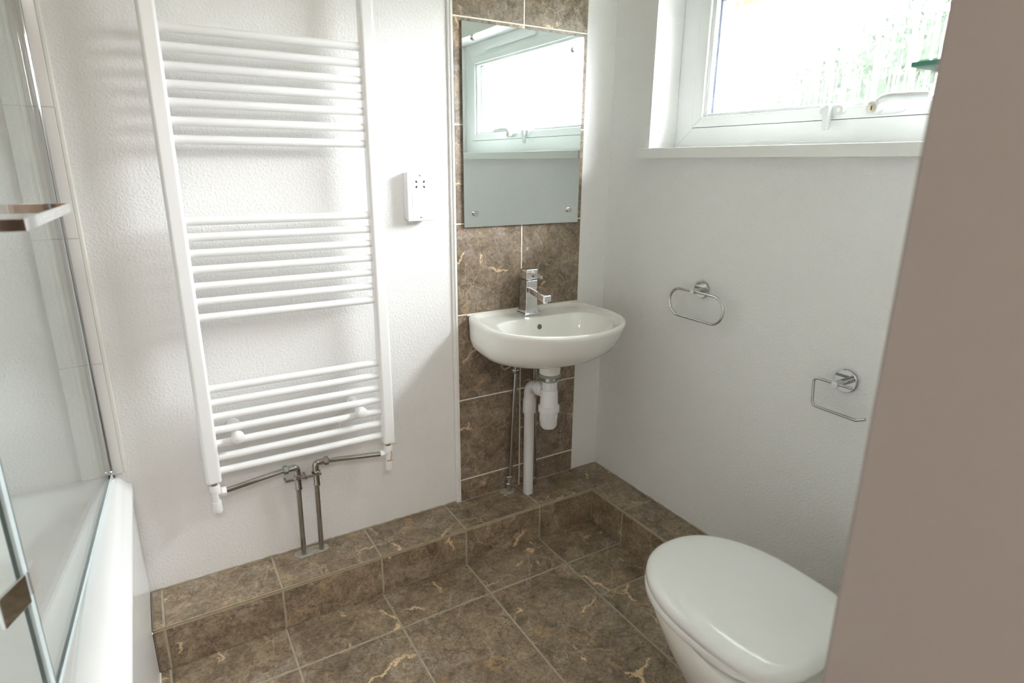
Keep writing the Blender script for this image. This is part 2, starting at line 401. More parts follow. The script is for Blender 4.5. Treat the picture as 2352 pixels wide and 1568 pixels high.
# cement patch where heating pipes enter ledge, hole by basin pipes
mb = MB()
out = [(-1.202, -.052), (-1.19, -.058), (-1.115, -.056), (-1.104, -.045), (-1.106, -.020), (-1.16, -.012), (-1.205, -.018), (-1.210, -.035)]
mb.prism(out, -.001, .0016, 'xy'); tag(mb.build('cement_patch', wobble(mat('pale_cement', (.43, .41, .35), .9), 60, .15), bevel=.0006), 'pale cement patch on the ledge around the two heating pipes', 'cement patch')
mb = MB(); out = [(-.432+.030*math.cos(t)*(1+.2*math.sin(3*t)), -.034+.020*math.sin(t)) for t in [2*PI*k/20 for k in range(20)]]
mb.prism(out, -.001, .0022, 'xy'); tag(mb.build('cement_patch', bpy.data.materials['pale_cement'], bevel=.0006), 'pale cement smear on ledge under left basin supply pipe', 'cement patch')

# ---------------------------------------------------------------- white tile column behind shower screen
bx = [(-1.70, -1.6095, -.008, 0, a+.001, b-.001) for a, b in zip([.385, .692, 1.005, 1.298, 1.6, 1.9], [.692, 1.005, 1.298, 1.6, 1.9, CZ+.05])]
tiles('trim_7', bx, [(-1.70, -1.6095, -.0068, 0, .385, CZ+.05)], M['white_tile'], wobble(mat('greyed_grout', (.6, .58, .52), .8), 30, .1), 'narrow column of white tiles behind the shower screen', .0008)
mb = MB(); mb.box(-1.6100, -1.599, -.0078, 0, .385, CZ); struct(mb.build('trim_8', M['cream_sealant'], bevel=.004, seg=3), 'cream sealant bead beside the white tile column')

# ---------------------------------------------------------------- bath
bath = thing('bath', 'white acrylic bath with flat side panel along left wall', 'bath', (-1.97, -.86, -H))
# rim profile across x at the room side
prof = [(-1.600, .325), (-1.594, .333), (-1.594, .345), (-1.597, .352), (-1.604, .358), (-1.611, .370), (-1.617, .379), (-1.626, .384), (-1.64, .3855), (-1.655, .385), (-1.668, .381), (-1.676, .370), (-1.681, .35)]
x0b, x1b, y0b, y1b = XL+.002, -1.594, -1.70, -.002
def rrect(hx0, hx1, hy0, hy1, r, z, n=8):
    pts = []
    for cx, cy, a in ((hx1-r, hy1-r, 0), (hx0+r, hy1-r, PI/2), (hx0+r, hy0+r, PI), (hx1-r, hy0+r, 1.5*PI)):
        for k in range(n+1): t = a + PI/2*k/n; pts.append((cx+r*math.cos(t), cy+r*math.sin(t), z))
    return pts
rg = [rrect(x0b, -1.600, y0b, y1b, .004, .325)]
for ins, z, r in ((0, .333, .004), (0, .345, .005), (.003, .352, .007), (.010, .358, .012), (.017, .370, .02), (.023, .379, .026), (.032, .384, .03), (.046, .3855, .04)):
    rg.append(rrect(x0b, x1b-ins, y0b+ins*.5, y1b-ins*.12, r, z))
for ins, z, r in ((.072, .384, .07), (.082, .376, .08), (.088, .355, .09), (.105, .2, .11), (.14, .04, .13), (.18, -.01, .13), (.25, -.03, .1)):
    rg.append(rrect(x0b+ins, x1b-ins, y0b+ins*1.1, y1b-ins*1.1, r, z))
mb = MB(); mb.rings(rg, False, True); mb.build('tub', M['acrylic'], bath, smooth=50)
mb = MB(); mb.box(-1.612, -1.600, -1.70, -.182, -H, .334); mb.box(-1.612, -1.6005, -.182, -.003, .002, .334); mb.build('side_panel', M['acrylic'], bath, bevel=.002)
mb = MB(); mb.tube([(-1.601, -.18, -H+.003), (-1.601, -1.6, -H+.003)], .004, 8); struct(mb.build('trim_9', M['cream_sealant']), 'sealant line along foot of the bath panel')

# ---------------------------------------------------------------- shower screen (swings on the chrome wall post)
scr = thing('shower_screen', 'clear glass bath shower screen hinged on chrome wall post', 'shower screen', (-1.636, -.01, .386))
th = math.radians(3.9); du = Vector((-math.sin(th), -math.cos(th), 0)); nn = Vector((math.cos(th), -math.sin(th), 0)); P0 = Vector((-1.636, 0, 0))
def SP(u, n_, z): p = P0 + du*u + nn*n_; return (p.x, p.y, z)
def sbox(mb, u0, u1, n0, n1, z0, z1):
    co = [SP(u, q, z) for u in (u0, u1) for q in (n0, n1) for z in (z0, z1)]; v = [mb.bm.verts.new(c) for c in co]
    fs = []
    for q in ((0, 1, 3, 2), (4, 6, 7, 5), (0, 4, 5, 1), (2, 3, 7, 6), (0, 2, 6, 4), (1, 5, 7, 3)): fs.append(mb._f([v[i] for i in q]))
    return fs
ZT = 1.86
def pane(u0, u1, name):
    mb = MB(); fs = sbox(mb, u0, u1, -.003, .003, .398, ZT)
    for f in (fs[0], fs[1], fs[4], fs[5]): f.material_index = 1
    return mb.build(name, [M['glass'], M['glass_edge']], scr, smooth=None)
pane(.018, .788, 'glass_panel')
fo = Vector(SP(.803, 0, 0)); fa = math.radians(24); fu = Vector((-math.sin(fa), -math.cos(fa), 0)); fn = Vector((math.cos(fa), -math.sin(fa), 0))
def FP(u, q, z): p = fo + fu*u + fn*q; return (p.x, p.y, z)
def fbox(mb, u0, u1, n0, n1, z0, z1):
    v = [mb.bm.verts.new(FP(u, q, z)) for u in (u0, u1) for q in (n0, n1) for z in (z0, z1)]
    return [mb._f([v[i] for i in q]) for q in ((0, 1, 3, 2), (4, 6, 7, 5), (0, 4, 5, 1), (2, 3, 7, 6), (0, 2, 6, 4), (1, 5, 7, 3))]
mb = MB(); fs = fbox(mb, .006, .38, -.003, .003, .398, ZT)
for k in (0, 1, 4, 5): fs[k].material_index = 1
mb.build('folding_glass_panel', [M['glass'], M['dark_edge']], scr, smooth=None)
mb = MB(); mb.lathe((-1.636, -.015, .386), (0, 0, 1), [(0, .005), (.004, .0055), (ZT-.386, .0055)], 20); mb.build('wall_post', M['fitting_chrome'], scr)
mb = MB(); mb.box(-1.6405, -1.6315, -.013, -.0085, .39, ZT); mb.build('wall_channel', M['chrome'], scr, bevel=.002)
mb = MB(); mb.lathe((-1.634, -.022, .3862), (0, 0, 1), [(0, .010), (.010, .0095), (.013, .006)], 16); mb.build('pivot_cap', M['chrome'], scr)
mb = MB(); sbox(mb, .02, .788, -.0035, .0035, .3865, .398); mb.build('bottom_seal', M['seal'], scr, bevel=.001)
mb = MB(); sbox(mb, .784, .7895, -.0045, .0045, .40, ZT); mb.build('edge_strip', M['dark_edge'], scr, bevel=.001)
mb = MB(); sbox(mb, .790, .806, -.006, .0050, .40, ZT); mb.build('edge_seal', M['seal'], scr, bevel=.0015)
for z in (.60, 1.60):
    mb = MB(); fbox(mb, .004, .060, .0035, .010, z-.024, z+.024); mb.build('hinge', M['chrome'], scr, bevel=.002)
    mb = MB(); sbox(mb, .765, .800, .0035, .0085, z-.020, z+.020); mb.build('hinge_clamp', M['chrome'], scr, bevel=.001)
# rail: flat chrome strip bent to a long D, standing off the glass
mb = MB(); zt, zb, t = 1.1125, 1.0965, .004
def strip(pts):
    P = [SP(u, q, 0) for u, q in pts]; 
    return P
o_ = [(.46, .0032), (.46, .090), (.80, .090), (.80, .0032)]; i_ = [(.464, .0032), (.464, .086), (.796, .086), (.796, .0032)]
va = [[mb.bm.verts.new(SP(u, q, z)) for u, q in o_] for z in (zb, zt)]; vb = [[mb.bm.verts.new(SP(u, q, z)) for u, q in i_] for z in (zb, zt)]
for k in range(3):
    mb._f([va[0][k], va[0][k+1], va[1][k+1], va[1][k]]); mb._f([vb[0][k], vb[1][k], vb[1][k+1], vb[0][k+1]])
    mb._f([va[1][k], va[1][k+1], vb[1][k+1], vb[1][k]]); mb._f([va[0][k], vb[0][k], vb[0][k+1], va[0][k+1]])
for k in (0, 3): mb._f([va[0][k], va[1][k], vb[1][k], vb[0][k]])
mb.build('towel_bar', M['chrome'], scr, bevel=.0008)

# ---------------------------------------------------------------- towel radiator
RY = -.085
rad = thing('towel_radiator', 'tall white ladder towel radiator with three groups of bars', 'radiator', (-1.155, RY, .334))
RT = 1.70
def post(x0, x1):
    mb = MB(); ya, yb = RY-.020, RY+.016
    mb.box(x0, x1, ya, yb, .337, RT); return mb.build('post', M['rad'], rad, bevel=.009, seg=5)
post(-1.423, -1.384); post(-.924, -.886)
zs = [.367, .408, .448, .487, .525, .565, .605, .799, .840, .880, .922, .963, 1.003, 1.042, 1.233, 1.274, 1.315, 1.354, 1.393, 1.434, 1.474, 1.64, 1.68]
for z in zs[:21]:
    mb = MB(); mb.tube([(-1.386, RY, z), (-.922, RY, z)], .0105, 20); mb.build('bar', M['rad'], rad)
for x in (-1.331, -.988):
    mb = MB(); mb.lathe((x, RY-.012, .463), (0, -1, 0), [(-.003, .010), (0, .0165), (.012, .017), (.018, .015), (.0215, .010), (.023, .0)], 28); mb.build('bracket_cap', M['rad'], rad)
    mb = MB(); mb.lathe((x, -.0005, .463), (0, -1, 0), [(0, .018), (.01, .018), (.012, .012), (-RY-.012, .012)], 24); mb.build('wall_bracket', M['rad'], rad)
def valve(x, sgn, label):
    v = thing('radiator_valve', label, 'valve', (x, RY, .25), 'radiator valves')
    mb = MB(); mb.lathe((x, RY, .329), (0, 0, 1), [(0, .008), (.0085, .008)], 16); mb.build('connector', M['brass'], v)
    mb = MB(); mb.lathe((x, RY, .280), (0, 0, 1), [(0, .0095), (.028, .0095), (.030, .0135), (.036, .0140), (.044, .0140), (.049, .0125)], 20)
    mb.lathe((x, RY, .304), (sgn, 0, 0), [(0, .0085), (.016, .0085)], 16); hexnut(mb, (x+sgn*.014, RY, .304), (sgn, 0, 0), .014, .0125)
    mb.build('valve_body', M['rad'], v, bevel=.0006)
    mb = MB(); mb.lathe((x, RY, .245), (0, 0, 1), [(0, .0115), (.002, .0125), (.030, .0120), (.034, .0118)], 24)
    mb.build('valve_cap', M['rad'], v, bevel=.0006)
    return v
valve(-1.4035, 1, 'white radiator valve under the left radiator post')
vr = valve(-.905, -1, 'rust stained white radiator valve under the right post')
mb = MB(); mb.tube([(-.916, RY-.0096, .2795), (-.905, RY-.0128, .2792), (-.896, RY-.0096, .2805)], .0012, 6); mb.tube([(-.899, RY-.0085, .312), (-.897, RY-.0098, .297), (-.903, RY-.0105, .282)], .0008, 6); mb.build('rust_stain', M['rust'], vr)
# chrome pipes from the ledge to the valves
def heatpipe(xv, xe, sgn, label, tilt):
    p = thing('heating_pipe', label, 'pipe', (xv, -.045, 0), 'chrome heating pipes')
    zt_ = .297; yv = -.040
    mb = MB(); mb.tube([(xv, yv, -.002), (xv+tilt, -.062, .292)], .0077, 18); mb.build('riser', M['chrome_pipe'], p)
    mb = MB(); xt = xv+tilt; hy = -.064
    mb.lathe((xt, hy, .240), (0, 0, 1), [(0, .0095), (.004, .0105), (.008, .0092), (.045, .0092)], 20)
    hexnut(mb, (xt, hy, .276), (0, 0, 1), .014, .0135)
    pts = fillet([(xt, hy, .286), (xt, hy, .315), (xt+sgn*.030, hy-.0025, .315)], .010, 6); mb.tube(pts, .0098, 16)
    hexnut(mb, (xt+sgn*.026, hy-.002, .315), (sgn, -.07, 0), .013, .0135)
    mb.build('elbow', M['chrome_pipe'], p, bevel=.0004)
    mb = MB(); mb.tube([(xt+sgn*.034, hy-.003, .315), (xe, RY, .304)], .0077, 18); mb.build('run', M['chrome_pipe'], p)
heatpipe(-1.181, -1.378, -1, 'chrome heating pipe turning left to the radiator valve', .0)
heatpipe(-1.127, -.930, 1, 'chrome heating pipe turning right to the rusty radiator valve', .0)
mb = MB(); mb.tube([(-1.21, -.010, .257), (-1.21, -.026, .257), (-1.105, -.030, .257)], .0045, 10); mb.box(-1.156, -1.149, -.036, -.001, .253, .261)
tag(mb.build('pipe_clip', M['chrome_pipe'], bevel=.001), 'small chrome double clip holding the heating pipes to wall', 'pipe clip')

# ---------------------------------------------------------------- shaver socket
so = thing('shaver_socket', 'white twin voltage shaver socket beside tiled strip', 'socket', (-.747, 0, 1.016))
mb = MB(); mb.box(-.786, -.712, -.030, 0, 1.018, 1.157); mb.build('back_box', M['plastic'], so, bevel=.003)
mb = MB(); mb.box(-.789, -.706, -.040, -.030, 1.015, 1.160); mb.build('faceplate', M['plastic'], so, bevel=.0025, seg=3)
mb = MB(); mb.box(-.774, -.723, -.0408, -.0398, 1.046, 1.094); mb.build('lower_panel', M['plastic'], so, bevel=.0006)
for x in (-.760, -.735):
    for z, s_ in ((1.131, 1), (1.115, -1)):
        mb = MB(); mb.lathe((x, -.0397, z), (0, -1, 0), [(0, .0028), (.0007, .0028)], 14)
        q = 1 if x < -.75 else -1; mb.box(min(x, x+q*.0042), max(x, x+q*.0042), -.0404, -.0397, z-s_*.0026-.0009, z-s_*.0026+.0009)
        mb.build('socket_hole', M['dark'], so)
for z in (1.149, 1.0265):
    mb = MB(); mb.lathe((-.7475, -.0397, z), (0, -1, 0), [(0, .0030), (.0008, .0030), (.0012, .0022)], 16); mb.build('screw', M['steel'], so)

# ---------------------------------------------------------------- mirror
mi = thing('wall_mirror', 'frameless rectangular mirror with four steel screw caps', 'mirror', (-.369, TY, .985))
MYF = TY-.008
mz0, mz1, mx0, mx1 = .987, 1.585, -.5925, -.1440
mb = MB(); mb.box(mx0, mx1, MYF, MYF+.004, mz0, mz1)
for f in mb.bm.faces:
    if abs(f.calc_center_median().y-MYF) > 1e-5: f.material_index = 1
mb.build('mirror_glass', [M['mirror'], mat('mirror_edge', (.55, .62, .62), .1, .6)], mi, smooth=None)
for x in (-.553, -.184):
    for z in (1.030, 1.544):
        mb = MB(); mb.lathe((x, MYF+.006, z), (0, -1, 0), [(0, .0075), (.006, .0075), (.0062, .0088), (.0125, .0088), (.0135, .0078), (.0136, 0)], 24); mb.build('screw_cap', M['steel'], mi)
TYb = TY

# ---------------------------------------------------------------- basin
bas = thing('wash_basin', 'small white ceramic wall hung basin on tiled strip', 'basin', (-.356, -.05, .48))
BX = -.361
def dring(hw, yb, yf, z, nb=6.0, nf=2.1, n=72, taper=.1, ym=None, dz=0.):
    """D outline: squarish back half, rounded front half"""
    ym = ym if ym is not None else yb + (yf-yb)*.42
    P = []
    for k in range(n):
        t = 2*PI*k/n; c_, s_ = math.cos(t), math.sin(t)
        e = 2/nf if s_ < 0 else 2/nb
        x = hw*math.copysign(abs(c_)**e, c_)
        if s_ < 0: y = ym + (yf-ym)*abs(s_)**e
        else:
            y = ym + (yb-ym)*abs(s_)**e; x *= 1 - taper*((y-ym)/(yb-ym))**1.5
        P.append((BX+x, y, z + dz*((y-yf)/(yb-yf))))
    return P
def circ(cx, cy, r, z, n=72): return [(cx+r*math.cos(2*PI*k/n), cy+r*math.sin(2*PI*k/n), z) for k in range(n)]
yb0 = TY-.0005
rg = [circ(BX, -.185, .035, .505), circ(BX, -.185, .039, .546),
      dring(.075, -.125, -.235, .549, 2.2, 2.1, taper=0), dring(.130, -.075, -.262, .554, 2.8, taper=.02), dring(.178, -.035, -.295, .562, 3.6, taper=.03),
      dring(.214, yb0-.004, -.328, .576, 6, taper=.05), dring(.233, yb0, -.358, .597, 9, taper=.06), dring(.2435, yb0, -.381, .625, 10, taper=.07), dring(.2460, yb0, -.399, .655, 11, taper=.08),
      dring(.2485, yb0, -.410, .678, 12, taper=.085), dring(.2495, yb0, -.414, .688, 12, taper=.085), dring(.2485, yb0, -.413, .694, 12, taper=.085), dring(.2450, yb0-.001, -.410, .6968, 12, taper=.085),
      dring(.238, yb0-.003, -.404, .6968, 12), dring(.233, yb0-.008, -.394, .6935, 12), dring(.226, yb0-.016, -.388, .6875, 10), dring(.222, yb0-.020, -.385, .6860, 9),
      dring(.206, -.108, -.378, .6850, 5, taper=.10), dring(.202, -.1115, -.375, .6835, 5, taper=.12), dring(.199, -.1145, -.371, .678, 5, taper=.13), dring(.191, -.120, -.360, .650, 4.5, taper=.14),
      dring(.172, -.126, -.332, .612, 4, taper=.1), dring(.132, -.135, -.295, .580, 3), dring(.080, -.150, -.245, .570, 2.2, taper=0), circ(BX, -.19, .034, .567), circ(BX, -.19, .022, .563)]
mb = MB(); mb.rings(rg, True, True); mb.build('bowl', M['ceramic'], bas, smooth=60)
mb = MB(); mb.lathe((BX-.002, -.1192, .652), (0, -1, .19), [(0, .0115), (.0012, .0115), (.0020, .0100), (.0012, .0090)], 28, cap=False); mb.build('overflow_ring', M['ceramic'], bas)
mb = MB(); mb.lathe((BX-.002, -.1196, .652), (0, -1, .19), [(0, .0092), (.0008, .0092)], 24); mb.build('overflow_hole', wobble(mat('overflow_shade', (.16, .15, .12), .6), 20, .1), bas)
mb = MB(); mb.lathe((BX, -.19, .563), (0, 0, 1), [(0, .021), (.006, .024), (.008, .022)], 28); mb.build('drain_flange', M['chrome'], bas)
mb = MB(); mb.box(-.585, -.128, yb0-.004, TY, .692, .6985); mb.build('back_sealant', M['cream_sealant'], bas, bevel=.002)

# tap --------------------------------------------------------------
tap = thing('basin_tap', 'square chrome mono basin tap with short lever', 'tap', (-.374, -.064, .6862))
tx, ty, tz = -.374, -.064, .6862; K = 1.16
def sq(hx, hy, z, cx=tx, cy=ty): return [(cx-hx, cy-hy, z), (cx+hx, cy-hy, z), (cx+hx, cy+hy, z), (cx-hx, cy+hy, z)]
mb = MB(); mb.rings([sq(.0300, .0290, tz), sq(.0300, .0290, tz+.006*K), sq(.028, .027, tz+.008*K)]); mb.build('base_plate', M['chrome'], tap, bevel=.001)
mb = MB()
rg = [sq(.0265, .0255, tz+.008*K, tx, ty), sq(.0250, .0240, tz+.014*K), sq(.0235, .0228, tz+.024*K), sq(.0225, .0222, tz+.040*K), sq(.0218, .0218, tz+.060*K), sq(.0215, .0215, tz+.104*K)]
mb.rings(rg); mb.build('body', M['chrome'], tap, bevel=.0015, seg=3)
mb = MB(); mb.rings([sq(.0200, .020, tz+.104*K), sq(.0200, .020, tz+.107*K)]); mb.build('gap', M['dark'], tap)
mb = MB(); mb.rings([sq(.0220, .0220, tz+.107*K), sq(.0220, .0220, tz+.134*K), sq(.0215, .0215, tz+.136*K)]); mb.build('head', M['chrome'], tap, bevel=.0015, seg=3)
# spout: flat rectangular bar, slightly down and forward
mb = MB()
def sec(y, zc, hw, hh): return [(tx-hw, y, zc-hh), (tx+hw, y, zc-hh), (tx+hw, y, zc+hh), (tx-hw, y, zc+hh)]
mb.rings([sec(ty-.012, tz+.078*K, .0150, .0100), sec(ty-.050, tz+.073*K, .0145, .0105), sec(ty-.112, tz+.066*K, .0155, .0115), sec(ty-.119, tz+.065*K, .0135, .0095)])
mb.build('spout', M['chrome'], tap, bevel=.003, seg=3)
mb = MB(); mb.lathe((tx, ty-.103, tz+.0505*K), (0, 0, 1), [(0, .0085), (.008, .0085)], 20); mb.build('aerator', M['chrome'], tap)
mb = MB(); mb.tube([(tx, ty-.018, tz+.127*K), (tx, ty-.078, tz+.121*K)], [.0050, .0054], 14); mb.build('lever', M['chrome'], tap)
mb = MB(); mb.lathe((tx+.004, ty-.0219, tz+.116*K), (0, -1, 0), [(0, .0028), (.0006, .0028)], 12); mb.build('indicator', M['dark'], tap)

# waste trap --------------------------------------------------------
trap = thing('bottle_trap', 'white plastic bottle trap and waste pipe under the basin', 'waste trap', (-.371, -.076, 0))
cx, cy = BX, -.185
mb = MB(); mb.lathe((cx, cy, .494), (0, 0, 1), [(0, .034), (.003, .040), (.007, .040), (.012, .036)], 32); mb.build('washer', M['gasket'], trap)
mb = MB(); mb.lathe((cx, cy, .468), (0, 0, 1), [(0, .020), (.026, .020)], 28); mb.build('tail', M['steel'], trap)
mb = MB(); n = 36
def knurl(z0, z1, r):
    rr = lambda z: [(cx+(r+(.0012 if k % 3 == 0 else 0))*math.cos(2*PI*k/n), cy+(r+(.0012 if k % 3 == 0 else 0))*math.sin(2*PI*k/n), z) for k in range(n)]
    return [rr(z0), rr(z1)]
mb.rings(knurl(.448, .476, .0255)); mb.build('top_nut', M['plastic'], trap, bevel=.0006)
mb = MB(); mb.lathe((cx, cy, .304), (0, 0, 1), [(0, .012), (.003, .0235), (.012, .0290), (.05, .0305), (.062, .0315), (.064, .0365), (.083, .0365), (.086, .031), (.138, .0290), (.143, .026), (.146, .0185), (.150, .0185)], 36)
for k in range(6):
    a = PI/3*k+.3; mb.box(-.001, .001, .0285, .0335, .337, .364, Matrix.Translation((cx, cy, 0)) @ Matrix.Rotation(a, 4, 'Z'))
mb.build('bottle', M['plastic'], trap, smooth=30)
px, py = -.371, -.076
d = Vector((px-cx, py-cy, 0)).normalized(); s0 = Vector((cx, cy, .435)) + d*.024
mb = MB(); mb.lathe(s0, tuple(d), [(0, .0205), (.012, .0215), (.013, .0255), (.030, .0265), (.031, .0235), (.040, .0225)], 30); mb.build('outlet_nut', M['plastic'], trap)
e0 = s0 + d*.036; ct = Vector((px, py, .435))
pts = fillet([e0, ct + Vector((0, 0, .0)), Vector((px, py, .33))], .036, 12)
mb = MB(); mb.tube(pts, .0205, 24); mb.lathe((px, py, .325), (0, 0, 1), [(0, .0235), (.05, .0235), (.056, .0205)], 28); mb.build('elbow', M['grey_plastic'], trap)
mb = MB(); mb.tube([(px, py, -.002), (px, py, .36)], .0185, 28); mb.build('pipe', M['grey_plastic'], trap)
# supply pipes
sp1 = thing('supply_pipe', 'thin chrome supply pipe with valve left of waste pipe', 'pipe', (-.425, -.03, 0), 'basin supply pipes')
mb = MB(); mb.tube([(-.425, -.032, .03), (-.405, -.036, .478)], .0077, 18); mb.build('tube', M['chrome_pipe'], sp1)
mb = MB(); mb.lathe((-.426, -.032, -.002), (0, 0, 1), [(0, .0075), (.02, .0075)], 14); hexnut(mb, (-.426, -.032, .018), (0, 0, 1), .018, .0135); mb.lathe((-.426, -.032, .036), (0, 0, 1), [(0, .009), (.012, .009)], 16); hexnut(mb, (-.425, -.032, .048), (0, 0, 1), .016, .0125)
mb.lathe((-.426, -.042, .042), (0, -1, 0), [(0, .006), (.006, .006)], 12); mb.build('isolating_valve', M['steel'], sp1, bevel=.0005)
mb = MB(); hexnut(mb, (-.405, -.036, .468), (0, 0, 1), .016, .0125); mb.tube(fillet([(-.405, -.036, .484), (-.405, -.036, .502), (-.432, -.04, .500)], .006, 4), .0085, 14); hexnut(mb, (-.420, -.0385, .501), (-1, 0, 0), .012, .011)
mb.build('elbow', M['chrome_pipe'], sp1, bevel=.0004)
mb = MB(); mb.tube(fillet([(-.430, -.04, .500), (-.470, -.050, .492), (-.478, -.06, .535)], .016, 8), .0060, 12); mb.build('braided_hose', M['steel'], sp1)
sp2 = thing('supply_pipe', 'thin chrome supply pipe half hidden behind waste pipe', 'pipe', (-.312, -.03, 0), 'basin supply pipes')
mb = MB(); mb.tube([(-.316, -.032, .03), (-.322, -.032, .50)], .0077, 18); mb.build('tube', M['chrome_pipe'], sp2)
mb = MB(); hexnut(mb, (-.316, -.032, .0), (0, 0, 1), .03, .0125); mb.build('isolating_valve', M['steel'], sp2, bevel=.0005)

# ---------------------------------------------------------------- towel ring, roll holder
tr = thing('towel_ring', 'chrome oval towel ring on the wall below window', 'towel ring', (0, -.490, .811))
mb = MB(); mb.lathe((0, -.490, .811), (-1, 0, 0), [(0, .027), (.008, .027), (.0095, .0255), (.0096, 0)], 36); mb.build('rosette', M['fitting_chrome'], tr)
mb = MB(); mb.lathe((-.008, -.490, .809), (-1, 0, 0), [(0, .0085), (.038, .0085), (.040, .0075)], 20); mb.build('arm', M['fitting_chrome'], tr)
rc = Vector((-.040, -.501, .7655)); hw_, hr = .108, .0435; P = []
for k in range(48):
    t = 2*PI*k/48; cxx = (hw_-hr)*(1 if math.cos(t) > 0 else -1) if abs(math.cos(t)) > 1e-6 else 0
    P.append(rc + Vector((0, cxx + hr*math.cos(t), hr*math.sin(t))))
mb = MB(); mb.tube(P, .0042, 12, closed=True); mb.build('ring', M['fitting_chrome'], tr)

rh = thing('toilet_roll_holder', 'empty chrome toilet roll holder near the toilet', 'toilet roll holder', (0, -.981, .662))
mb = MB(); mb.lathe((0, -.981, .664), (-1, 0, 0), [(0, .030), (.008, .030), (.0095, .0285), (.0096, 0)], 36); mb.build('rosette', M['fitting_chrome'], rh)
mb = MB(); mb.lathe((-.008, -.982, .664), (-1, 0, 0), [(0, .009), (.045, .009), (.048, .008)], 20); mb.build('arm', M['fitting_chrome'], rh)
xx = -.047
mb = MB(); mb.tube(fillet([(xx, -1.022, .664), (xx, -.922, .664), (xx, -.928, .589), (xx, -1.044, .589), (xx, -1.066, .600)], .012, 7), .0038, 14); mb.build('bar', M['fitting_chrome'], rh)

# ---------------------------------------------------------------- toilet
to = thing('toilet', 'white toilet with closed lid, partly hidden by hall wall', 'toilet', (-.45, -1.15, -H))
TX = -.452
def oval(hw, yf, yb, z, n=72, back=3.8, front=2.2, split=.56, z2=None):
    ym = yf + (yb-yf)*split; P = []
    for k in range(n):
        t = 2*PI*k/n; c_, s_ = math.cos(t), math.sin(t); e = 2/front if s_ > 0 else 2/back
        x = hw*math.copysign(abs(c_)**e, c_); y = ym + ((yf-ym) if s_ > 0 else (yb-ym))*abs(s_)**e
        if s_ < 0: x *= 1-.06*abs(s_)**2
        P.append((TX+x, y, z if z2 is None else z+(z2-z)*(y-yf)/(yb-yf)))
    return P
yf, yb = -.853, -1.292
# lid: shallow dome with rolled edge
mb = MB()
mb.rings([oval(.176, yf-.004, yb+.004, .259), oval(.180, yf, yb, .262), oval(.1805, yf, yb, .272), oval(.178, yf-.003, yb+.003, .280), oval(.172, yf-.010, yb+.010, .2855),
          oval(.160, yf-.022, yb+.022, .289), oval(.130, yf-.055, yb+.05, .2915), oval(.08, yf-.11, yb+.1, .2928), oval(.02, yf-.2, yb+.18, .293)])
mb.build('lid', M['lid'], to, smooth=60)
mb = MB(); mb.rings([oval(.176, yf-.003, yb+.03, .236), oval(.1790, yf, yb+.026, .239), oval(.1795, yf, yb+.026, .252), oval(.177, yf-.002, yb+.03, .2565)]); mb.build('seat', M['lid'], to, smooth=50)
mb = MB()
yw = -1.545
rg = [oval(.112, -1.000, yw+.05, -H, back=5), oval(.112, -1.000, yw+.05, -H+.02, back=5), oval(.108, -1.005, yw+.05, -.07, back=5), oval(.116, -.985, yw+.03, -.01, back=5), oval(.142, -.930, yw+.01, .07, back=5),
      oval(.166, -.890, yw, .130, back=6), oval(.180, -.866, yw, .175, back=6), oval(.1855, -.856, yw, .200, back=7), oval(.1865, -.854, yw, .222, back=7), oval(.183, -.857, yw, .232, back=7)]
for r_ in rg: pass
mb.rings(rg); mb.build('pan', M['ceramic'], to, smooth=60)
for x in (TX-.075, TX+.075):
    mb = MB(); mb.lathe((x, -1.312, .230), (0, 0, 1), [(0, .013), (.026, .013), (.030, .010)], 20); mb.build('hinge', M['lid'], to)
mb = MB(); mb.rings([rrect(TX-.155, TX+.155, yw, -1.42, .03, .234), rrect(TX-.168, TX+.168, yw, -1.41, .035, .30), rrect(TX-.17, TX+.17, yw, -1.405, .035, .52)]); mb.build('cistern', M['ceramic'], to, smooth=50)
mb = MB(); mb.rings([rrect(TX-.174, TX+.174, yw, -1.400, .035, .52), rrect(TX-.175, TX+.175, yw, -1.398, .035, .54), rrect(TX-.168, TX+.168, yw+.006, -1.405, .03, .55)]); cl = mb.build('cistern_lid', M['ceramic'], to, smooth=50)

# ---------------------------------------------------------------- glass shelf above the toilet
sh = thing('glass_shelf', 'green edged glass shelf glimpsed against window at hall wall', 'shelf', (-.57, -1.50, 1.27))
x0s = -.843
mb = MB(); mb.box(x0s, -.30, -1.549, -1.450, 1.271, 1.277)
for f in mb.bm.faces:
    if abs(f.normal.z) < .5 and abs(f.calc_center_median().z-1.274) < .0029: f.material_index = 1
mb.build('shelf_panel', [M['glass'], M['glass_edge']], sh, smooth=None)
for x in (-.76, -.38):
    mb = MB(); mb.box(x-.012, x+.012, -1.549, -1.515, 1.260, 1.286); mb.build('bracket', M['chrome'], sh, bevel=.002)

# ---------------------------------------------------------------- window
FX = .115
wf = MB()
def frame_ring(mb, y0, y1, z0, z1, wy, wz0, wz1, xa, xb):
    """mitred rectangular frame"""
    o = [(y0, z0), (y1, z0), (y1, z1), (y0, z1)]; i = [(y0+wy, z0+wz0), (y1-wy, z0+wz0), (y1-wy, z1-wz1), (y0+wy, z1-wz1)]
    for k in range(4):
        j = (k+1) % 4; mb.rings([[(xa, *o[k]), (xa, *o[j]), (xa, *i[j]), (xa, *i[k])], [(xb, *o[k]), (xb, *o[j]), (xb, *i[j]), (xb, *i[k])]])
OY0, OY1, OZ0, OZ1 = WY0+.001, WY1-.001, 1.236, 1.774
frame_ring(wf, OY0, OY1, OZ0, OZ1, .073, .064, .064, FX, FX+.065)
win = wf.build('window_1', M['upvc'], bevel=.0015); struct(win, 'white uPVC top hung window over the sill')
def wchild(mb, name, m, **k): return mb.build(name, m, win, **k)
mb = MB(); sy0, sy1, sz0, sz1 = OY0+.0748, OY1-.0748, OZ0+.0650, OZ1-.0650
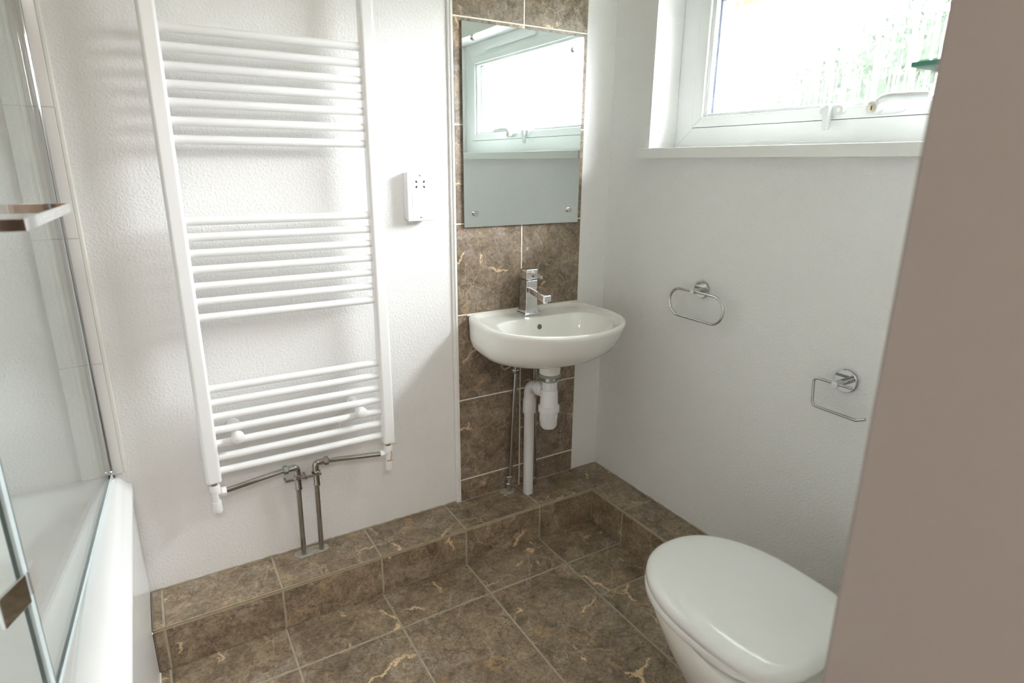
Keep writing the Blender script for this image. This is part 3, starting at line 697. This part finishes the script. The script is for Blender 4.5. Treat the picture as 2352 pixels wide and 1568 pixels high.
frame_ring(mb, sy0, sy1, sz0, sz1, .040, .030, .032, FX-.007, FX+.05)
wchild(mb, 'sash', M['upvc'], bevel=.0025, seg=3)
mb = MB(); frame_ring(mb, sy0+.040, sy1-.040, sz0+.030, sz1-.032, .014, .010, .010, FX+.002, FX+.020); wchild(mb, 'glazing_bead', M['upvc'], bevel=.002)
mb = MB(); frame_ring(mb, sy0-.003, sy1+.003, sz0-.003, sz1+.003, .004, .004, .004, FX+.0005, FX+.05); wchild(mb, 'gasket', M['black_gasket'])
gy0, gy1, gz0, gz1 = sy0+.052, sy1-.052, sz0+.038, sz1-.040
mb = MB(); mb.box(FX+.021, FX+.024, gy0-.004, gy1+.004, gz0-.004, gz1+.004); wchild(mb, 'glass', M['window_glass'], smooth=None)
mb = MB(); mb.box(FX+.040, FX+.041, gy0-.004, gy1+.004, gz0-.004, gz1+.004); wchild(mb, 'obscured_glass', M['pane'], smooth=None)
mb = MB(); frame_ring(mb, gy0-.003, gy1+.003, gz0-.003, gz1+.003, .009, .004, .004, FX+.0245, FX+.0395)
wchild(mb, 'spacer_bar', wobble(mat('dark_spacer_bar', (.05, .07, .16), .4), 20, .1))
mb = MB(); mb.box(FX-.012, FX-.001, -1.16, -.70, OZ1-.048, OZ1-.028); wchild(mb, 'trickle_vent', M['upvc'], bevel=.003)
mb = MB(); mb.box(FX-.0012, FX+.001, OY0+.004, OY1-.004, OZ0+.004, OZ0+.012); wchild(mb, 'frame_lip', M['upvc'], bevel=.0005)
# window board
mb = MB(); mb.prism([(-.030, WY0-.03), (0, WY0-.03), (0, WY0), (FX+.06, WY0), (FX+.06, WY1), (0, WY1), (0, WY1+.022), (-.030, WY1+.022)], 1.205, 1.2355, 'xy')
struct(mb.build('trim_10', M['plain_white'], bevel=.001), 'white painted window sill board')
# smooth plaster lining of the reveals
# espagnolette handle and catch
SX = FX-.007
mb = MB(); mb.rings([[(SX-q, y, z) for (y, z) in [(-.905+.046*math.copysign(abs(math.cos(t))**.55, math.cos(t))*s_, 1.3175+.0125*math.copysign(abs(math.sin(t))**.7, math.sin(t))*s_) for t in [2*PI*k/40 for k in range(40)]]] for q, s_ in ((0, 1), (.007, 1), (.010, .93))])
h1 = mb.build('handle', M['handle'], win)
mb = MB(); mb.lathe((SX-.009, -.888, 1.321), (-1, 0, 0), [(0, .0165), (.018, .0160), (.024, .0145), (.025, 0)], 28); mb.build('handle_hub', M['handle'], h1)
mb = MB(); pts = [(SX-.022, -.884, 1.326), (SX-.026, -.905, 1.3385), (SX-.030, -.93, 1.3415), (SX-.033, -.97, 1.3405), (SX-.034, -1.015, 1.3385)]
sec_ = [(.010, .0105), (.011, .010), (.0095, .0095), (.009, .009), (.0075, .008)]
R_ = []
for (p, (a, b)) in zip(pts, sec_): R_.append([(p[0]+b*.7*math.cos(2*PI*k/20), p[1], p[2]+a*math.sin(2*PI*k/20)) for k in range(20)])
mb.rings(R_); mb.build('lever', M['handle'], h1)
mb = MB(); mb.lathe((SX-.033, -.888, 1.319), (-1, 0, 0), [(0, .0095), (.0018, .0095), (.0022, .008)], 24); k1 = mb.build('lock_barrel', wobble(mat('nickel_lock', (.75, .66, .5), .3, .8), 20, .1), h1)
mb = MB(); mb.box(SX-.0362, SX-.035, -.8890, -.8870, 1.3140, 1.3240); mb.build('key_slot', M['dark'], h1)
mb = MB(); mb.rings([[(SX-q, y, z) for (y, z) in [(-.770+.035*math.copysign(abs(math.cos(t))**.6, math.cos(t))*s_, 1.3225+.0135*math.copysign(abs(math.sin(t))**.7, math.sin(t))*s_) for t in [2*PI*k/40 for k in range(40)]]] for q, s_ in ((0, 1), (.008, 1), (.012, .9))])
h2 = mb.build('catch', M['handle'], win)
mb = MB(); mb.rings([rrect(-.0095, .0095, -.030, .032, .007, 0), rrect(-.010, .010, -.031, .033, .0075, .008), rrect(-.007, .007, -.028, .030, .006, .013)])
bmesh.ops.transform(mb.bm, matrix=Matrix.Translation((SX-.012, -.764, 1.3050)) @ Matrix(((0, 0, -1, 0), (1, 0, 0, 0), (0, 1, 0, 0), (0, 0, 0, 1))), verts=mb.bm.verts)
mb.build('catch_tongue', M['handle'], h2)
mb = MB(); mb.lathe((SX-.0115, -.790, 1.3225), (-1, 0, 0), [(0, .0052), (.0012, .0052)], 16); mb.build('screw_cover', M['cream_sealant'], h2)

# ---------------------------------------------------------------- unseen housings of the added fill lamps, hall joinery (reflected in the chrome)
def fill_lamp_housing(x, y, r, label):
    t = thing('fill_lamp_housing', label, 'ceiling light', (x, y, CZ+.0))
    mb = MB(); mb.lathe((x, y, CZ+.05), (0, 0, -1), [(0, r), (.02, r), (.022, r*.96)], 40); mb.build('backplate', M['plastic'], t)
fill_lamp_housing(-1.15, -.95, .17, 'flat round housing added for the bathroom fill lamp')
fill_lamp_housing(-1.55, -2.7, .17, 'flat round housing added for the hall fill lamp')
wd = thing('wardrobe', 'brown wooden wardrobe with two doors in hall', 'wardrobe', (-1.6, -3.3, -H))
mb = MB(); mb.box(-2.2, -1.02, -3.49, -3.05, -H, 1.9); mb.build('carcass', M['wood'], wd, bevel=.003)
for x0, x1 in ((-2.195, -1.603), (-1.597, -1.025)):
    mb = MB(); mb.box(x0, x1, -3.05, -3.028, -H+.06, 1.88); dr = mb.build('door', M['wood'], wd, bevel=.003)
    xk = x1-.05 if x0 < -2 else x0+.05
    mb = MB(); mb.lathe((xk, -3.028, .8), (0, 1, 0), [(0, .006), (.015, .006), (.018, .015), (.028, .012)], 16); mb.build('knob', M['steel'], wd)

# ---------------------------------------------------------------- garden seen through the pane
mb = MB(); mb.box(.32, 12, -6, 8, -H-.5, -H-.45); struct(mb.build('ground', M['lawn']))
def bush(name, c, rad, n, seed, label):
    t = thing(name, label, 'shrub', (c[0], c[1], -H-.45))
    rnd = random.Random(seed); mb = MB()
    for _ in range(n):
        a = rnd.uniform(0, 2*PI); q = rnd.uniform(-1, 1); rr = rnd.uniform(.55, 1)**.6; s_ = math.sqrt(1-q*q)
        p = Vector((c[0]+rad[0]*rr*s_*math.cos(a), c[1]+rad[1]*rr*s_*math.sin(a), c[2]+rad[2]*rr*q))
        ux = Vector((rnd.gauss(0, 1), rnd.gauss(0, 1), rnd.gauss(0, 1))).normalized(); uy = ux.orthogonal().normalized(); l = rnd.uniform(.03, .06)
        v = [mb.bm.verts.new(p + ux*l*a_ + uy*l*.35*b_) for a_, b_ in ((-1, 0), (-.3, 1), (.4, .8), (1, 0), (.4, -.8), (-.3, -1))]
        mb._f(v)
    mb.build('foliage', M['leaf'], t, smooth=None)
    mb = MB(); bmesh.ops.create_icosphere(mb.bm, subdivisions=4, radius=1)
    for v in mb.bm.verts:
        q = 1 + .12*noise.noise(v.co*4+Vector((seed, 0, 0))); v.co = Vector((c[0]+v.co.x*rad[0]*.84*q, c[1]+v.co.y*rad[1]*.86*q, c[2]+v.co.z*rad[2]*.86*q))
    mb.build('inner_foliage', M['leaf'], t)
    mb = MB()
    for k in range(5):
        a = k*1.3; mb.tube([(c[0]+.05*math.cos(a), c[1]+.05*math.sin(a), -H-.45), (c[0]+rad[0]*.4*math.cos(a), c[1]+rad[1]*.4*math.sin(a), c[2])], [.03, .012], 8)
    mb.build('stem', M['wood'], t)
bush('garden_shrub', (3.6, -.1, 1.15), (.8, 2.4, 1.35), 20000, 4, 'leafy green shrub outside, seen low through the window')
th_ = thing('thatched_eave', 'brown straw eave tip outside at top of window', 'roof', (2.5, 1.55, 2.38))
mb = MB(); mb.box(2.45, 3.1, 1.45, 3.2, 2.46, 2.62); mb.build('eave_board', M['thatch'], th_, bevel=.02)
mb = MB(); rnd = random.Random(3)
for _ in range(420):
    y = rnd.uniform(1.40, 3.2); x = rnd.uniform(2.4, 2.6); l = rnd.uniform(.05, .16)*(1 if y > 1.6 else .7)
    mb.tube([(x, y, 2.50), (x-.03, y-.02, 2.48-l)], [.004, .002], 4)
mb.build('straw', M['thatch'], th_, smooth=None)
